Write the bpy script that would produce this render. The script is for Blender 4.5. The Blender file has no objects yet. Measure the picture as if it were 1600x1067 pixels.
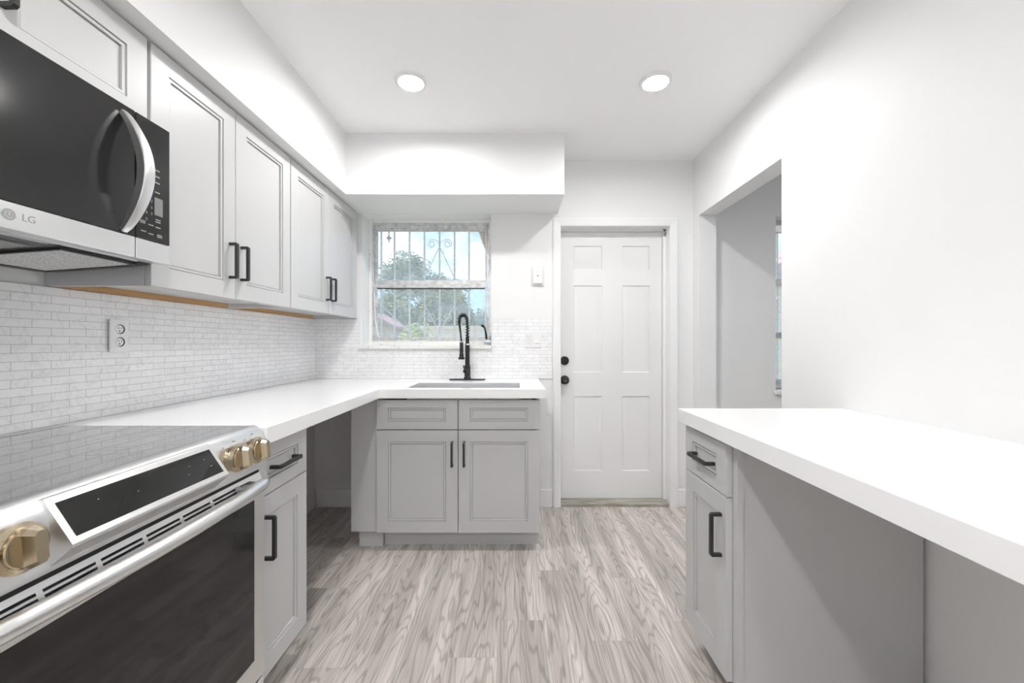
import bpy, bmesh, math, random
from mathutils import Vector, Matrix
random.seed(7)
I = 0.0254                      # everything below is measured in inches
C = bpy.context.scene.collection
S = bpy.context.scene
PI = math.pi

# ---------------------------------------------------------------- camera
cam = bpy.data.cameras.new('camera'); camo = bpy.data.objects.new('camera', cam); C.objects.link(camo)
camo.location = (0, 0, 46*I); camo.rotation_euler = (PI/2, 0, 0)
cam.sensor_width = 36; cam.lens = 36*630/1600; cam.clip_start = 0.02; cam.clip_end = 500
cam.shift_x = -3/1600; cam.shift_y = 2.5/1600
S.camera = camo
S.view_settings.view_transform = 'Standard'; S.view_settings.look = 'None'
S.view_settings.gamma = 1; S.view_settings.use_curve_mapping = False
S.view_settings.exposure = 0.80
S.cycles.max_bounces = 14; S.cycles.diffuse_bounces = 9; S.cycles.glossy_bounces = 6
S.cycles.transparent_max_bounces = 12; S.cycles.sample_clamp_indirect = 8
S.cycles.use_denoising = True
LAMP = 200.0                    # emission strength of each recessed lamp lens

# ---------------------------------------------------------------- sky
w = bpy.data.worlds.new('sky'); S.world = w; w.use_nodes = True
nt = w.node_tree; nt.nodes.clear()
def wn(t, **k):
    n = nt.nodes.new(t)
    for a, b in k.items(): setattr(n, a, b)
    return n
out = wn('ShaderNodeOutputWorld'); bg = wn('ShaderNodeBackground'); bg.inputs['Strength'].default_value = 1.05
tc = wn('ShaderNodeTexCoord'); mp = wn('ShaderNodeMapping'); mp.inputs['Scale'].default_value = (1, 1, 1.6)
mp.inputs['Location'].default_value = (0.35, 0.0, 0.12)
ns = wn('ShaderNodeTexNoise'); ns.inputs['Scale'].default_value = 5.0; ns.inputs['Detail'].default_value = 6
rp = wn('ShaderNodeValToRGB'); rp.color_ramp.elements[0].position = .47; rp.color_ramp.elements[1].position = .62
mx = wn('ShaderNodeMix', data_type='RGBA'); mx.inputs[6].default_value = (.42, .66, .98, 1); mx.inputs[7].default_value = (1, 1, 1, 1)
nt.links.new(tc.outputs['Generated'], mp.inputs['Vector']); nt.links.new(mp.outputs[0], ns.inputs['Vector'])
nt.links.new(ns.outputs['Fac'], rp.inputs['Fac']); nt.links.new(rp.outputs['Color'], mx.inputs[0])
nt.links.new(mx.outputs[2], bg.inputs['Color']); nt.links.new(bg.outputs[0], out.inputs[0])
sun = bpy.data.lights.new('sun', 'SUN'); sun.energy = 3.8; sun.angle = .02; sun.color = (1, .95, .85)
suno = bpy.data.objects.new('sun', sun); C.objects.link(suno); suno.rotation_euler = (0, math.radians(-48), 0)
suno.location = (-9, 8, 12)

# ---------------------------------------------------------------- materials
def mat(name, col, rough=.5, metal=0.0, spec=.5, **k):
    m = bpy.data.materials.new(name); m.use_nodes = True
    p = m.node_tree.nodes['Principled BSDF']
    p.inputs['Base Color'].default_value = (*col, 1) if len(col) == 3 else col
    p.inputs['Roughness'].default_value = rough; p.inputs['Metallic'].default_value = metal
    p.inputs['Specular IOR Level'].default_value = spec
    for a, b in k.items(): p.inputs[a].default_value = b
    return m
def N(m, t, **k):
    n = m.node_tree.nodes.new(t)
    for a, b in k.items(): setattr(n, a, b)
    return n
def L(m, a, b): m.node_tree.links.new(a, b)
def P(m): return m.node_tree.nodes['Principled BSDF']
def g(v): return (v, v, v)
def coords(m, scale=(1, 1, 1), rot=(0, 0, 0), loc=(0, 0, 0)):
    t = N(m, 'ShaderNodeTexCoord'); mp = N(m, 'ShaderNodeMapping')
    mp.inputs['Scale'].default_value = scale; mp.inputs['Rotation'].default_value = rot; mp.inputs['Location'].default_value = loc
    L(m, t.outputs['Object'], mp.inputs['Vector']); return mp.outputs[0]
def add_bump(m, scale, strength, dist=.001, vscale=(1, 1, 1), detail=3):
    n = N(m, 'ShaderNodeTexNoise'); n.inputs['Scale'].default_value = scale; n.inputs['Detail'].default_value = detail
    L(m, coords(m, vscale), n.inputs['Vector'])
    b = N(m, 'ShaderNodeBump'); b.inputs['Strength'].default_value = strength; b.inputs['Distance'].default_value = dist
    L(m, n.outputs['Fac'], b.inputs['Height']); L(m, b.outputs[0], P(m).inputs['Normal']); return n
def vary(m, scale, c0, c1, vscale=(1, 1, 1), detail=4, lo=.35, hi=.65):
    n = N(m, 'ShaderNodeTexNoise'); n.inputs['Scale'].default_value = scale; n.inputs['Detail'].default_value = detail
    L(m, coords(m, vscale), n.inputs['Vector'])
    r = N(m, 'ShaderNodeValToRGB'); r.color_ramp.elements[0].position = lo; r.color_ramp.elements[1].position = hi
    r.color_ramp.elements[0].color = (*c0, 1); r.color_ramp.elements[1].color = (*c1, 1)
    L(m, n.outputs['Fac'], r.inputs['Fac']); L(m, r.outputs[0], P(m).inputs['Base Color'])

M_wall = mat('wall paint', g(.81), .55, spec=.35); add_bump(M_wall, 180, .08)
M_ceil = mat('ceiling paint', g(.90), .8, spec=.2); add_bump(M_ceil, 120, .08)
M_trim = mat('white trim paint', g(.84), .38)
M_door = mat('door paint', g(.80), .42)
M_cab = mat('grey cabinet paint', (.55, .55, .55), .38); add_bump(M_cab, 250, .05)
M_rail = mat('raw plywood', (.52, .30, .13), .7); vary(M_rail, 12, (.45, .25, .10), (.60, .37, .18), (1, .08, 1))
M_quartz = mat('white quartz', g(.88), .16, spec=.5)
M_black = mat('matte black metal', g(.012), .38, spec=.5)
M_pull = mat('black pull', g(.02), .42, spec=.6)
M_dark = mat('dark void', g(.015), .7)
M_blackglass = mat('black glass', g(.012), .06, spec=.5)
M_cook = mat('ceramic cooktop glass', g(.045), .04, spec=.8, **{'Coat Weight': 1.0, 'Coat IOR': 1.9, 'Coat Roughness': .03})
M_mwglass = mat('microwave glass', g(.022), .12, spec=.4)
M_keypad = mat('keypad print', g(.35), .5)
M_ringprint = mat('burner ring print', g(.075), .06, spec=.8, **{'Coat Weight': 1.0, 'Coat IOR': 1.9, 'Coat Roughness': .05})
M_plastic = mat('white plastic', g(.80), .35)
M_greyp = mat('grey plastic', g(.30), .5)
M_chrome = mat('polished chrome', g(.75), .12, 1.0)
M_alu = mat('mill aluminium', g(.7), .42, .6); vary(M_alu, 30, g(.55), g(.78), (1, 1, 1), 6)
M_oldpaint = mat('chipped white paint', g(.8), .6)
vary(M_oldpaint, 45, (.50, .48, .45), (.82, .82, .80), (1, 1, 1), 8, .30, .38)
def steel(name, col, rough, vs):
    m = mat(name, g(col), rough, 1.0)
    n = N(m, 'ShaderNodeTexNoise'); n.inputs['Scale'].default_value = 300; n.inputs['Detail'].default_value = 2
    L(m, coords(m, vs), n.inputs['Vector'])
    r = N(m, 'ShaderNodeMapRange'); r.inputs['To Min'].default_value = rough-.02; r.inputs['To Max'].default_value = rough+.03
    L(m, n.outputs['Fac'], r.inputs['Value']); L(m, r.outputs[0], P(m).inputs['Roughness']); return m
M_steel = steel('brushed stainless', .74, .34, (1, .05, 8))
M_steel2 = steel('satin stainless', .78, .30, (1, .05, 8))
M_sink = mat('sink stainless', g(.72), .35, .7)
M_brass = mat('champagne brass', (.53, .445, .32), .2, 1.0)
M_brassd = mat('brass dark marks', (.10, .06, .03), .5, .6)
M_red = mat('red dot', (.5, .01, .03), .4)
M_under = mat('microwave underside', g(.03), .3, .3)
M_filter = mat('filter mesh', g(.9), .5, .0)
def filter_nodes(m):
    v = N(m, 'ShaderNodeTexVoronoi'); v.inputs['Scale'].default_value = 260
    L(m, coords(m), v.inputs['Vector'])
    r = N(m, 'ShaderNodeValToRGB'); r.color_ramp.elements[0].color = (.97, .97, .95, 1); r.color_ramp.elements[1].color = (.4, .4, .4, 1)
    r.color_ramp.elements[1].position = .8
    L(m, v.outputs['Distance'], r.inputs['Fac']); L(m, r.outputs[0], P(m).inputs['Base Color'])
    b = N(m, 'ShaderNodeBump'); b.inputs['Strength'].default_value = .8; b.inputs['Distance'].default_value = .001
    L(m, v.outputs['Distance'], b.inputs['Height']); L(m, b.outputs[0], P(m).inputs['Normal'])
filter_nodes(M_filter)
M_lens = mat('lamp lens', g(1), .5); P(M_lens).inputs['Emission Color'].default_value = (1, .99, .98, 1); P(M_lens).inputs['Emission Strength'].default_value = LAMP
M_lens2 = M_lens.copy(); M_lens2.name = 'lamp lens behind'; P(M_lens2).inputs['Emission Strength'].default_value = LAMP*1.4  # brighter lens for the unseen lamps behind the viewer, raised for fill

def tile_mat(name, horiz_axis):
    m = mat(name, g(.8), .22, spec=.5)
    t = N(m, 'ShaderNodeTexCoord'); s = N(m, 'ShaderNodeSeparateXYZ'); c = N(m, 'ShaderNodeCombineXYZ')
    L(m, t.outputs['Object'], s.inputs[0]); L(m, s.outputs[horiz_axis], c.inputs['X']); L(m, s.outputs['Z'], c.inputs['Y'])
    b = N(m, 'ShaderNodeTexBrick'); b.offset = .5; b.offset_frequency = 2; b.squash = 1
    b.inputs['Scale'].default_value = 1; b.inputs['Brick Width'].default_value = 3.94*I; b.inputs['Row Height'].default_value = .985*I
    b.inputs['Mortar Size'].default_value = .0008; b.inputs['Mortar Smooth'].default_value = .15; b.inputs['Bias'].default_value = 0
    b.inputs['Color1'].default_value = (.83, .83, .835, 1); b.inputs['Color2'].default_value = (.88, .88, .885, 1); b.inputs['Mortar'].default_value = (.52, .52, .52, 1)
    off = N(m, 'ShaderNodeVectorMath', operation='ADD'); off.inputs[1].default_value = (.013, -36*I+.0125*2, 0)
    L(m, c.outputs[0], off.inputs[0]); L(m, off.outputs[0], b.inputs['Vector'])
    n = N(m, 'ShaderNodeTexNoise'); n.inputs['Scale'].default_value = 14; n.inputs['Detail'].default_value = 5; n.inputs['Distortion'].default_value = 1.2
    L(m, coords(m), n.inputs['Vector'])
    r = N(m, 'ShaderNodeValToRGB'); e = r.color_ramp.elements
    e[0].position = .47; e[0].color = (1, 1, 1, 1); e[1].position = .53; e[1].color = (1, 1, 1, 1)
    x = r.color_ramp.elements.new(.5); x.color = (.90, .90, .91, 1)
    L(m, n.outputs['Fac'], r.inputs['Fac'])
    mu = N(m, 'ShaderNodeMix', data_type='RGBA', blend_type='MULTIPLY'); mu.inputs[0].default_value = 1
    L(m, b.outputs['Color'], mu.inputs[6]); L(m, r.outputs[0], mu.inputs[7]); L(m, mu.outputs[2], P(m).inputs['Base Color'])
    bp = N(m, 'ShaderNodeBump', invert=True); bp.inputs['Strength'].default_value = .6; bp.inputs['Distance'].default_value = .0012
    L(m, b.outputs['Fac'], bp.inputs['Height']); L(m, bp.outputs[0], P(m).inputs['Normal'])
    return m
M_tileL = tile_mat('marble mosaic left', 'Y'); M_tileB = tile_mat('marble mosaic back', 'X')

def floor_mat():
    m = mat('grey oak planks', g(.5), .42, spec=.35)
    t = N(m, 'ShaderNodeTexCoord'); s = N(m, 'ShaderNodeSeparateXYZ'); c = N(m, 'ShaderNodeCombineXYZ')
    L(m, t.outputs['Object'], s.inputs[0]); L(m, s.outputs['Y'], c.inputs['X']); L(m, s.outputs['X'], c.inputs['Y'])
    off = N(m, 'ShaderNodeVectorMath', operation='ADD'); off.inputs[1].default_value = (.33, -26.4*I + 720*I, 0)
    L(m, c.outputs[0], off.inputs[0])
    so = N(m, 'ShaderNodeSeparateXYZ'); L(m, off.outputs[0], so.inputs[0])
    rw = N(m, 'ShaderNodeMath', operation='DIVIDE'); rw.inputs[1].default_value = 7.2*I; L(m, so.outputs['Y'], rw.inputs[0])
    fl = N(m, 'ShaderNodeMath', operation='FLOOR'); L(m, rw.outputs[0], fl.inputs[0])
    wh = N(m, 'ShaderNodeTexWhiteNoise', noise_dimensions='1D'); L(m, fl.outputs[0], wh.inputs['W'])
    ma = N(m, 'ShaderNodeMath', operation='MULTIPLY_ADD'); ma.inputs[1].default_value = 48*I; L(m, wh.outputs['Value'], ma.inputs[0]); L(m, so.outputs['X'], ma.inputs[2])
    cb = N(m, 'ShaderNodeCombineXYZ'); L(m, ma.outputs[0], cb.inputs['X']); L(m, so.outputs['Y'], cb.inputs['Y'])
    b = N(m, 'ShaderNodeTexBrick'); b.offset = 0.0; b.offset_frequency = 2
    b.inputs['Scale'].default_value = 1; b.inputs['Brick Width'].default_value = 48*I; b.inputs['Row Height'].default_value = 7.2*I
    b.inputs['Mortar Size'].default_value = .0006; b.inputs['Mortar Smooth'].default_value = .3; b.inputs['Bias'].default_value = 0
    b.inputs['Color1'].default_value = (0, 0, 0, 1); b.inputs['Color2'].default_value = (1, 1, 1, 1); b.inputs['Mortar'].default_value = (.5, .5, .5, 1)
    L(m, cb.outputs[0], b.inputs['Vector'])
    # position with a random jump per plank
    rz = N(m, 'ShaderNodeMath', operation='MULTIPLY'); rz.inputs[1].default_value = 17.0; ad = N(m, 'ShaderNodeMath', operation='ADD'); L(m, b.outputs['Color'], ad.inputs[0]); L(m, wh.outputs['Value'], ad.inputs[1]); L(m, ad.outputs[0], rz.inputs[0])
    def stretched(sx, sy):
        a = N(m, 'ShaderNodeMath', operation='MULTIPLY'); a.inputs[1].default_value = sx; L(m, s.outputs['X'], a.inputs[0])
        d = N(m, 'ShaderNodeMath', operation='MULTIPLY'); d.inputs[1].default_value = sy; L(m, s.outputs['Y'], d.inputs[0])
        cc = N(m, 'ShaderNodeCombineXYZ'); L(m, a.outputs[0], cc.inputs['X']); L(m, d.outputs[0], cc.inputs['Y']); L(m, rz.outputs[0], cc.inputs['Z'])
        return cc.outputs[0]
    n1 = N(m, 'ShaderNodeTexNoise'); n1.inputs['Scale'].default_value = 1; n1.inputs['Detail'].default_value = 3.5; n1.inputs['Roughness'].default_value = .4
    L(m, stretched(7.0, .8), n1.inputs['Vector'])
    k = N(m, 'ShaderNodeMath', operation='MULTIPLY'); k.inputs[1].default_value = 150; L(m, n1.outputs['Fac'], k.inputs[0])
    sn = N(m, 'ShaderNodeMath', operation='SINE'); L(m, k.outputs[0], sn.inputs[0])
    r1 = N(m, 'ShaderNodeValToRGB'); e = r1.color_ramp.elements
    e[0].position = 0; e[0].color = (1, 1, 1, 1); e[1].position = 1; e[1].color = (.66, .65, .64, 1)
    x = e.new(.7); x.color = (.97, .97, .965, 1)
    mr = N(m, 'ShaderNodeMapRange'); mr.inputs['From Min'].default_value = -1; L(m, sn.outputs[0], mr.inputs['Value']); L(m, mr.outputs[0], r1.inputs['Fac'])
    n2 = N(m, 'ShaderNodeTexNoise'); n2.inputs['Scale'].default_value = 1; n2.inputs['Detail'].default_value = 4
    L(m, stretched(260, 5), n2.inputs['Vector'])
    r2 = N(m, 'ShaderNodeValToRGB'); e = r2.color_ramp.elements
    e[0].position = .36; e[0].color = (.66, .65, .64, 1); e[1].position = .56; e[1].color = (1, 1, 1, 1)
    L(m, n2.outputs['Fac'], r2.inputs['Fac'])
    n3 = N(m, 'ShaderNodeTexNoise'); n3.inputs['Scale'].default_value = 1; n3.inputs['Detail'].default_value = 3
    L(m, stretched(13, .8), n3.inputs['Vector'])
    r3 = N(m, 'ShaderNodeValToRGB'); e = r3.color_ramp.elements
    e[0].position = .38; e[0].color = (.47, .435, .41, 1); e[1].position = .64; e[1].color = (.72, .67, .63, 1)
    L(m, n3.outputs['Fac'], r3.inputs['Fac'])
    m1 = N(m, 'ShaderNodeMix', data_type='RGBA', blend_type='MULTIPLY'); m1.inputs[0].default_value = .85
    L(m, r3.outputs[0], m1.inputs[6]); L(m, r1.outputs[0], m1.inputs[7])
    m2 = N(m, 'ShaderNodeMix', data_type='RGBA', blend_type='MULTIPLY'); m2.inputs[0].default_value = .75
    L(m, m1.outputs[2], m2.inputs[6]); L(m, r2.outputs[0], m2.inputs[7])
    pr = N(m, 'ShaderNodeValToRGB'); pr.color_ramp.elements[0].color = (.88, .88, .88, 1); pr.color_ramp.elements[1].color = (1.1, 1.09, 1.08, 1)
    L(m, b.outputs['Color'], pr.inputs['Fac'])
    m3 = N(m, 'ShaderNodeMix', data_type='RGBA', blend_type='MULTIPLY'); m3.inputs[0].default_value = 1
    L(m, m2.outputs[2], m3.inputs[6]); L(m, pr.outputs[0], m3.inputs[7])
    m4 = N(m, 'ShaderNodeMix', data_type='RGBA'); m4.inputs[7].default_value = (.20, .185, .17, 1)
    mf = N(m, 'ShaderNodeMath', operation='MULTIPLY'); mf.inputs[1].default_value = .55; L(m, b.outputs['Fac'], mf.inputs[0])
    L(m, mf.outputs[0], m4.inputs[0]); L(m, m3.outputs[2], m4.inputs[6]); L(m, m4.outputs[2], P(m).inputs['Base Color'])
    bp = N(m, 'ShaderNodeBump', invert=True); bp.inputs['Strength'].default_value = .4; bp.inputs['Distance'].default_value = .001
    L(m, b.outputs['Fac'], bp.inputs['Height']); L(m, bp.outputs[0], P(m).inputs['Normal'])
    return m
M_floor = floor_mat()
M_stone = mat('threshold stone', (.36, .34, .29), .6); vary(M_stone, 25, (.26, .24, .19), (.46, .44, .39), (.3, 2, 1))

def pane_mat():
    m = bpy.data.materials.new('dusty window glass'); m.use_nodes = True
    n = m.node_tree; n.nodes.clear()
    o = n.nodes.new('ShaderNodeOutputMaterial'); tr = n.nodes.new('ShaderNodeBsdfTransparent'); tl = n.nodes.new('ShaderNodeBsdfTranslucent')
    tl.inputs[0].default_value = (.9, .92, .95, 1)
    gl = n.nodes.new('ShaderNodeBsdfGlossy'); gl.inputs['Roughness'].default_value = .03
    no = n.nodes.new('ShaderNodeTexNoise'); no.inputs['Scale'].default_value = 9; no.inputs['Detail'].default_value = 6
    tc = n.nodes.new('ShaderNodeTexCoord'); n.links.new(tc.outputs['Object'], no.inputs['Vector'])
    mr = n.nodes.new('ShaderNodeMapRange'); mr.inputs['From Min'].default_value = .35; mr.inputs['From Max'].default_value = .7
    mr.inputs['To Min'].default_value = .16; mr.inputs['To Max'].default_value = .34
    n.links.new(no.outputs['Fac'], mr.inputs['Value'])
    a = n.nodes.new('ShaderNodeMixShader'); n.links.new(mr.outputs[0], a.inputs[0]); n.links.new(tr.outputs[0], a.inputs[1]); n.links.new(tl.outputs[0], a.inputs[2])
    b = n.nodes.new('ShaderNodeMixShader'); b.inputs[0].default_value = .05; n.links.new(a.outputs[0], b.inputs[1]); n.links.new(gl.outputs[0], b.inputs[2])
    n.links.new(b.outputs[0], o.inputs[0]); return m
M_pane = pane_mat()
def leafmat(n, a, b):
    m = mat(n, a, .6, spec=.25); vary(m, 1.2, a, b, detail=5, lo=.4, hi=.6)
    return m
M_leaf1 = leafmat('sage leaves', (.24, .30, .20), (.42, .45, .34))
M_leaf2 = leafmat('green leaves', (.16, .20, .09), (.36, .34, .19))
M_leaf3 = leafmat('yellow leaves', (.42, .48, .14), (.62, .62, .26))
M_bark = mat('bark', (.16, .12, .09), .9)
M_grass = mat('lawn', (.16, .19, .08), .9)
M_peach = mat('peach stucco', (.58, .43, .32), .9)
M_pinkroof = mat('pink shingles', (.48, .30, .30), .8)
M_beige = mat('beige stucco', (.84, .66, .52), .9)
M_bar = mat('white painted iron', g(.62), .5)

# ---------------------------------------------------------------- mesh helpers (inches, world coordinates)
def BM(): return bmesh.new()
def box(bm, x0, x1, y0, y1, z0, z1, bev=0, seg=1):
    x0, x1 = sorted((x0, x1)); y0, y1 = sorted((y0, y1)); z0, z1 = sorted((z0, z1))
    v = [bm.verts.new(p) for p in ((x0,y0,z0),(x1,y0,z0),(x1,y1,z0),(x0,y1,z0),(x0,y0,z1),(x1,y0,z1),(x1,y1,z1),(x0,y1,z1))]
    f = [bm.faces.new([v[i] for i in q]) for q in ((3,2,1,0),(4,5,6,7),(0,1,5,4),(1,2,6,5),(2,3,7,6),(3,0,4,7))]
    if bev:
        es = list({e for q in f for e in q.edges})
        bmesh.ops.bevel(bm, geom=es, offset=bev, segments=seg, profile=.5, affect='EDGES')
    return bm
def frame_of(axis):
    a = Vector(axis).normalized(); t = Vector((0, 0, 1)) if abs(a.z) < .9 else Vector((0, 1, 0))
    u = t.cross(a).normalized(); return u, a.cross(u), a
def lathe(bm, c, axis, prof, seg=32, cap0=True, cap1=True):
    """prof: list of (radius, distance along axis)"""
    u, v, a = frame_of(axis); c = Vector(c); rings = []
    for r, d in prof:
        rings.append([bm.verts.new(c + a*d + (u*math.cos(2*PI*k/seg) + v*math.sin(2*PI*k/seg))*r) for k in range(seg)])
    for A, B in zip(rings, rings[1:]):
        for k in range(seg): bm.faces.new((A[k], A[(k+1) % seg], B[(k+1) % seg], B[k]))
    if cap0: bm.faces.new(rings[0][::-1])
    if cap1: bm.faces.new(rings[-1])
def tube(bm, pts, r, seg=12, closed=False, rs=None):
    pts = [Vector(p) for p in pts]; n = len(pts); rings = []; prev = None
    for i, p in enumerate(pts):
        t = (pts[(i+1) % n if closed else min(i+1, n-1)] - pts[(i-1) % n if closed else max(i-1, 0)]).normalized()
        if prev is None: u, v, _ = frame_of(t)
        else:
            u = (prev - t*prev.dot(t)).normalized(); v = t.cross(u)
        prev = u; rr = rs[i] if rs else r
        rings.append([bm.verts.new(p + (u*math.cos(2*PI*k/seg) + v*math.sin(2*PI*k/seg))*rr) for k in range(seg)])
    for i in range(n if closed else n-1):
        A, B = rings[i], rings[(i+1) % n]
        for k in range(seg): bm.faces.new((A[k], A[(k+1) % seg], B[(k+1) % seg], B[k]))
    if not closed: bm.faces.new(rings[0][::-1]); bm.faces.new(rings[-1])
def prism(bm, outline, fn, w0, w1, bev=0):
    """outline: 2-D polygon; fn(a, b, w) -> world point"""
    A = [bm.verts.new(fn(a, b, w0)) for a, b in outline]; B = [bm.verts.new(fn(a, b, w1)) for a, b in outline]
    n = len(outline); fs = [bm.faces.new(A[::-1]), bm.faces.new(B)]
    for k in range(n): fs.append(bm.faces.new((A[k], A[(k+1) % n], B[(k+1) % n], B[k])))
    if bev:
        bmesh.ops.bevel(bm, geom=list({e for q in fs for e in q.edges}), offset=bev, segments=2, profile=.5, affect='EDGES')
def grid(bm, us, vs, inc, w0, w1, fn):
    """cells of a grid that inc(i, j) keeps, as one slab between w0 and w1"""
    V = {}
    def vert(i, j, w):
        k = (i, j, w)
        if k not in V: V[k] = bm.verts.new(fn(us[i], vs[j], w))
        return V[k]
    nu, nv = len(us)-1, len(vs)-1
    on = lambda i, j: 0 <= i < nu and 0 <= j < nv and inc(i, j)
    for i in range(nu):
        for j in range(nv):
            if not on(i, j): continue
            bm.faces.new([vert(i,j,w1), vert(i+1,j,w1), vert(i+1,j+1,w1), vert(i,j+1,w1)])
            bm.faces.new([vert(i,j+1,w0), vert(i+1,j+1,w0), vert(i+1,j,w0), vert(i,j,w0)])
            for di, dj, p, q in ((-1,0,(i,j+1),(i,j)), (1,0,(i+1,j),(i+1,j+1)), (0,-1,(i,j),(i+1,j)), (0,1,(i+1,j+1),(i,j+1))):
                if not on(i+di, j+dj):
                    bm.faces.new([vert(*p,w0), vert(*q,w0), vert(*q,w1), vert(*p,w1)])
def panelled(bm, us, vs, panels, thick, fn, edge=.06):
    """a front with stepped panels. panels {(i, j): [(inset_u, inset_v, depth), ...]}; fn(u, v, n) with n outward, front at n = 0"""
    V = {}
    def vert(u, v, n):
        k = (round(u, 4), round(v, 4), round(n, 4))
        if k not in V: V[k] = bm.verts.new(fn(u, v, n))
        return V[k]
    e = edge
    U = [us[0]+e] + us[1:-1] + [us[-1]-e]; W = [vs[0]+e] + vs[1:-1] + [vs[-1]-e]
    for i in range(len(U)-1):
        for j in range(len(W)-1):
            a, b, c, d = U[i], U[i+1], W[j], W[j+1]
            if (i, j) in panels:
                cur = (a, b, c, d, 0)
                for iu, iv, dep in panels[(i, j)]:
                    nx = (a+iu, b-iu, c+iv, d-iv, -dep)
                    for (p, q) in (((0,2),(1,2)), ((1,2),(1,3)), ((1,3),(0,3)), ((0,3),(0,2))):
                        bm.faces.new([vert(cur[p[0]],cur[p[1]],cur[4]), vert(cur[q[0]],cur[q[1]],cur[4]), vert(nx[q[0]],nx[q[1]],nx[4]), vert(nx[p[0]],nx[p[1]],nx[4])])
                    cur = nx
                bm.faces.new([vert(cur[0],cur[2],cur[4]), vert(cur[1],cur[2],cur[4]), vert(cur[1],cur[3],cur[4]), vert(cur[0],cur[3],cur[4])])
            else:
                bm.faces.new([vert(a,c,0), vert(b,c,0), vert(b,d,0), vert(a,d,0)])
    # perimeter: small chamfer, side, back
    per = [(u, W[0]) for u in U] + [(U[-1], v) for v in W[1:]] + [(u, W[-1]) for u in U[-2::-1]] + [(U[0], v) for v in W[-2:0:-1]]
    def push(u, v):
        return (us[0] if u == U[0] else us[-1] if u == U[-1] else u, vs[0] if v == W[0] else vs[-1] if v == W[-1] else v)
    n = len(per)
    for k in range(n):
        p, q = per[k], per[(k+1) % n]; P2, Q2 = push(*p), push(*q)
        bm.faces.new([vert(*q,0), vert(*p,0), vert(*P2,-e), vert(*Q2,-e)])
        bm.faces.new([vert(*Q2,-e), vert(*P2,-e), vert(*P2,-thick), vert(*Q2,-thick)])
    bm.faces.new([vert(*push(*p), -thick) for p in per[::-1]])

ORG = {}
def obj(name, bm, m, parent=None, sharp=35, label=None, origin=None):
    bmesh.ops.recalc_face_normals(bm, faces=bm.faces[:])
    if parent is not None: o0 = ORG[parent.name]
    elif origin is not None: o0 = Vector(origin)
    else:
        xs = [v.co.x for v in bm.verts]; ys = [v.co.y for v in bm.verts]; zs = [v.co.z for v in bm.verts]
        o0 = Vector(((min(xs)+max(xs))/2, (min(ys)+max(ys))/2, min(zs)))
    for v in bm.verts: v.co = (v.co - o0)*I
    me = bpy.data.meshes.new(name); bm.to_mesh(me); bm.free()
    for mm in (m if isinstance(m, (list, tuple)) else [m]): me.materials.append(mm)
    for p in me.polygons: p.use_smooth = True
    me.set_sharp_from_angle(angle=math.radians(sharp))
    o = bpy.data.objects.new(name, me); C.objects.link(o)
    if len(me.polygons) > 6 and len(me.polygons) < 4000:
        wnm = o.modifiers.new('normals', 'WEIGHTED_NORMAL'); wnm.keep_sharp = True; wnm.weight = 100
    if parent is not None: o.parent = parent
    else: o.location = o0*I
    ORG[o.name] = o0
    if label: o['label'] = label
    return o
def thing(name, label, cat, loc, group=None):
    o = bpy.data.objects.new(name, None); C.objects.link(o); o.location = Vector(loc)*I; o.empty_display_size = .05
    ORG[o.name] = Vector(loc); o['label'] = label; o['category'] = cat
    if group: o['group'] = group
    return o
def tag(o, label, cat, group=None):
    o['label'] = label; o['category'] = cat
    if group: o['group'] = group
    return o
def struct(o, label=None, cat=None):
    o['kind'] = 'structure'
    if label: o['label'] = label
    if cat: o['category'] = cat
    return o
def wmesh(name, bm, m, label=None, cat=None, sharp=35): return struct(obj(name, bm, m, origin=(0, 0, 0), sharp=sharp), label, cat)
def text_bm(s, size, depth, mtx):
    cu = bpy.data.curves.new('t', 'FONT'); cu.body = s; cu.size = size; cu.extrude = depth; cu.align_x = 'CENTER'; cu.align_y = 'CENTER'
    o = bpy.data.objects.new('t', cu); C.objects.link(o)
    dg = bpy.context.evaluated_depsgraph_get(); me = bpy.data.meshes.new_from_object(o.evaluated_get(dg))
    bm = BM(); bm.from_mesh(me); bmesh.ops.transform(bm, matrix=mtx, verts=bm.verts[:])
    bpy.data.objects.remove(o); bpy.data.curves.remove(cu); bpy.data.meshes.remove(me); return bm

# ================================================================ THE ROOM
XL, XR, YB, YF, ZC = -56.2, 50.4, 113.5, -95.0, 97.4
XR2 = XR + 4.6; XFAR = 185.0
WX0, WX1, WZ0, WZ1 = -42.7, -6.4, 45.0, 82.3           # kitchen window opening
DX0, DX1, DZ1 = 13.15, 43.9, 78.9                      # back door opening
W2X0, W2X1, W2Z0, W2Z1 = 73.7, 110.0, 32.6, 81.9       # window of the next room
b = BM(); box(b, XL-8, XFAR+8, YF-8, YB, -6, 0); wmesh('floor', b, M_floor, 'grey oak plank floor running towards the back door', 'floor')
b = BM(); box(b, XL-8, XFAR+8, YF-8, YB+9, ZC, ZC+8); wmesh('ceiling', b, M_ceil, 'plain white ceiling with recessed lamps', 'ceiling')
us = [XL-8, WX0, WX1, DX0, DX1, W2X0, W2X1, XFAR+8]; vs = [0, W2Z0, WZ0, DZ1, W2Z1, WZ1, ZC]
def inc(i, j):
    u = (us[i]+us[i+1])/2; v = (vs[j]+vs[j+1])/2
    if WX0 < u < WX1 and WZ0 < v < WZ1: return False
    if DX0 < u < DX1 and v < DZ1: return False
    if W2X0 < u < W2X1 and W2Z0 < v < W2Z1: return False
    return True
b = BM(); grid(b, us, vs, inc, YB+7.6, YB, lambda u, v, w: (u, w, v))
box(b, DX0, DX1, YB, YB+7.6, -6, 0)
wmesh('wall_back', b, M_wall, 'white back wall holding the window and the panelled door', 'wall')
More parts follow.
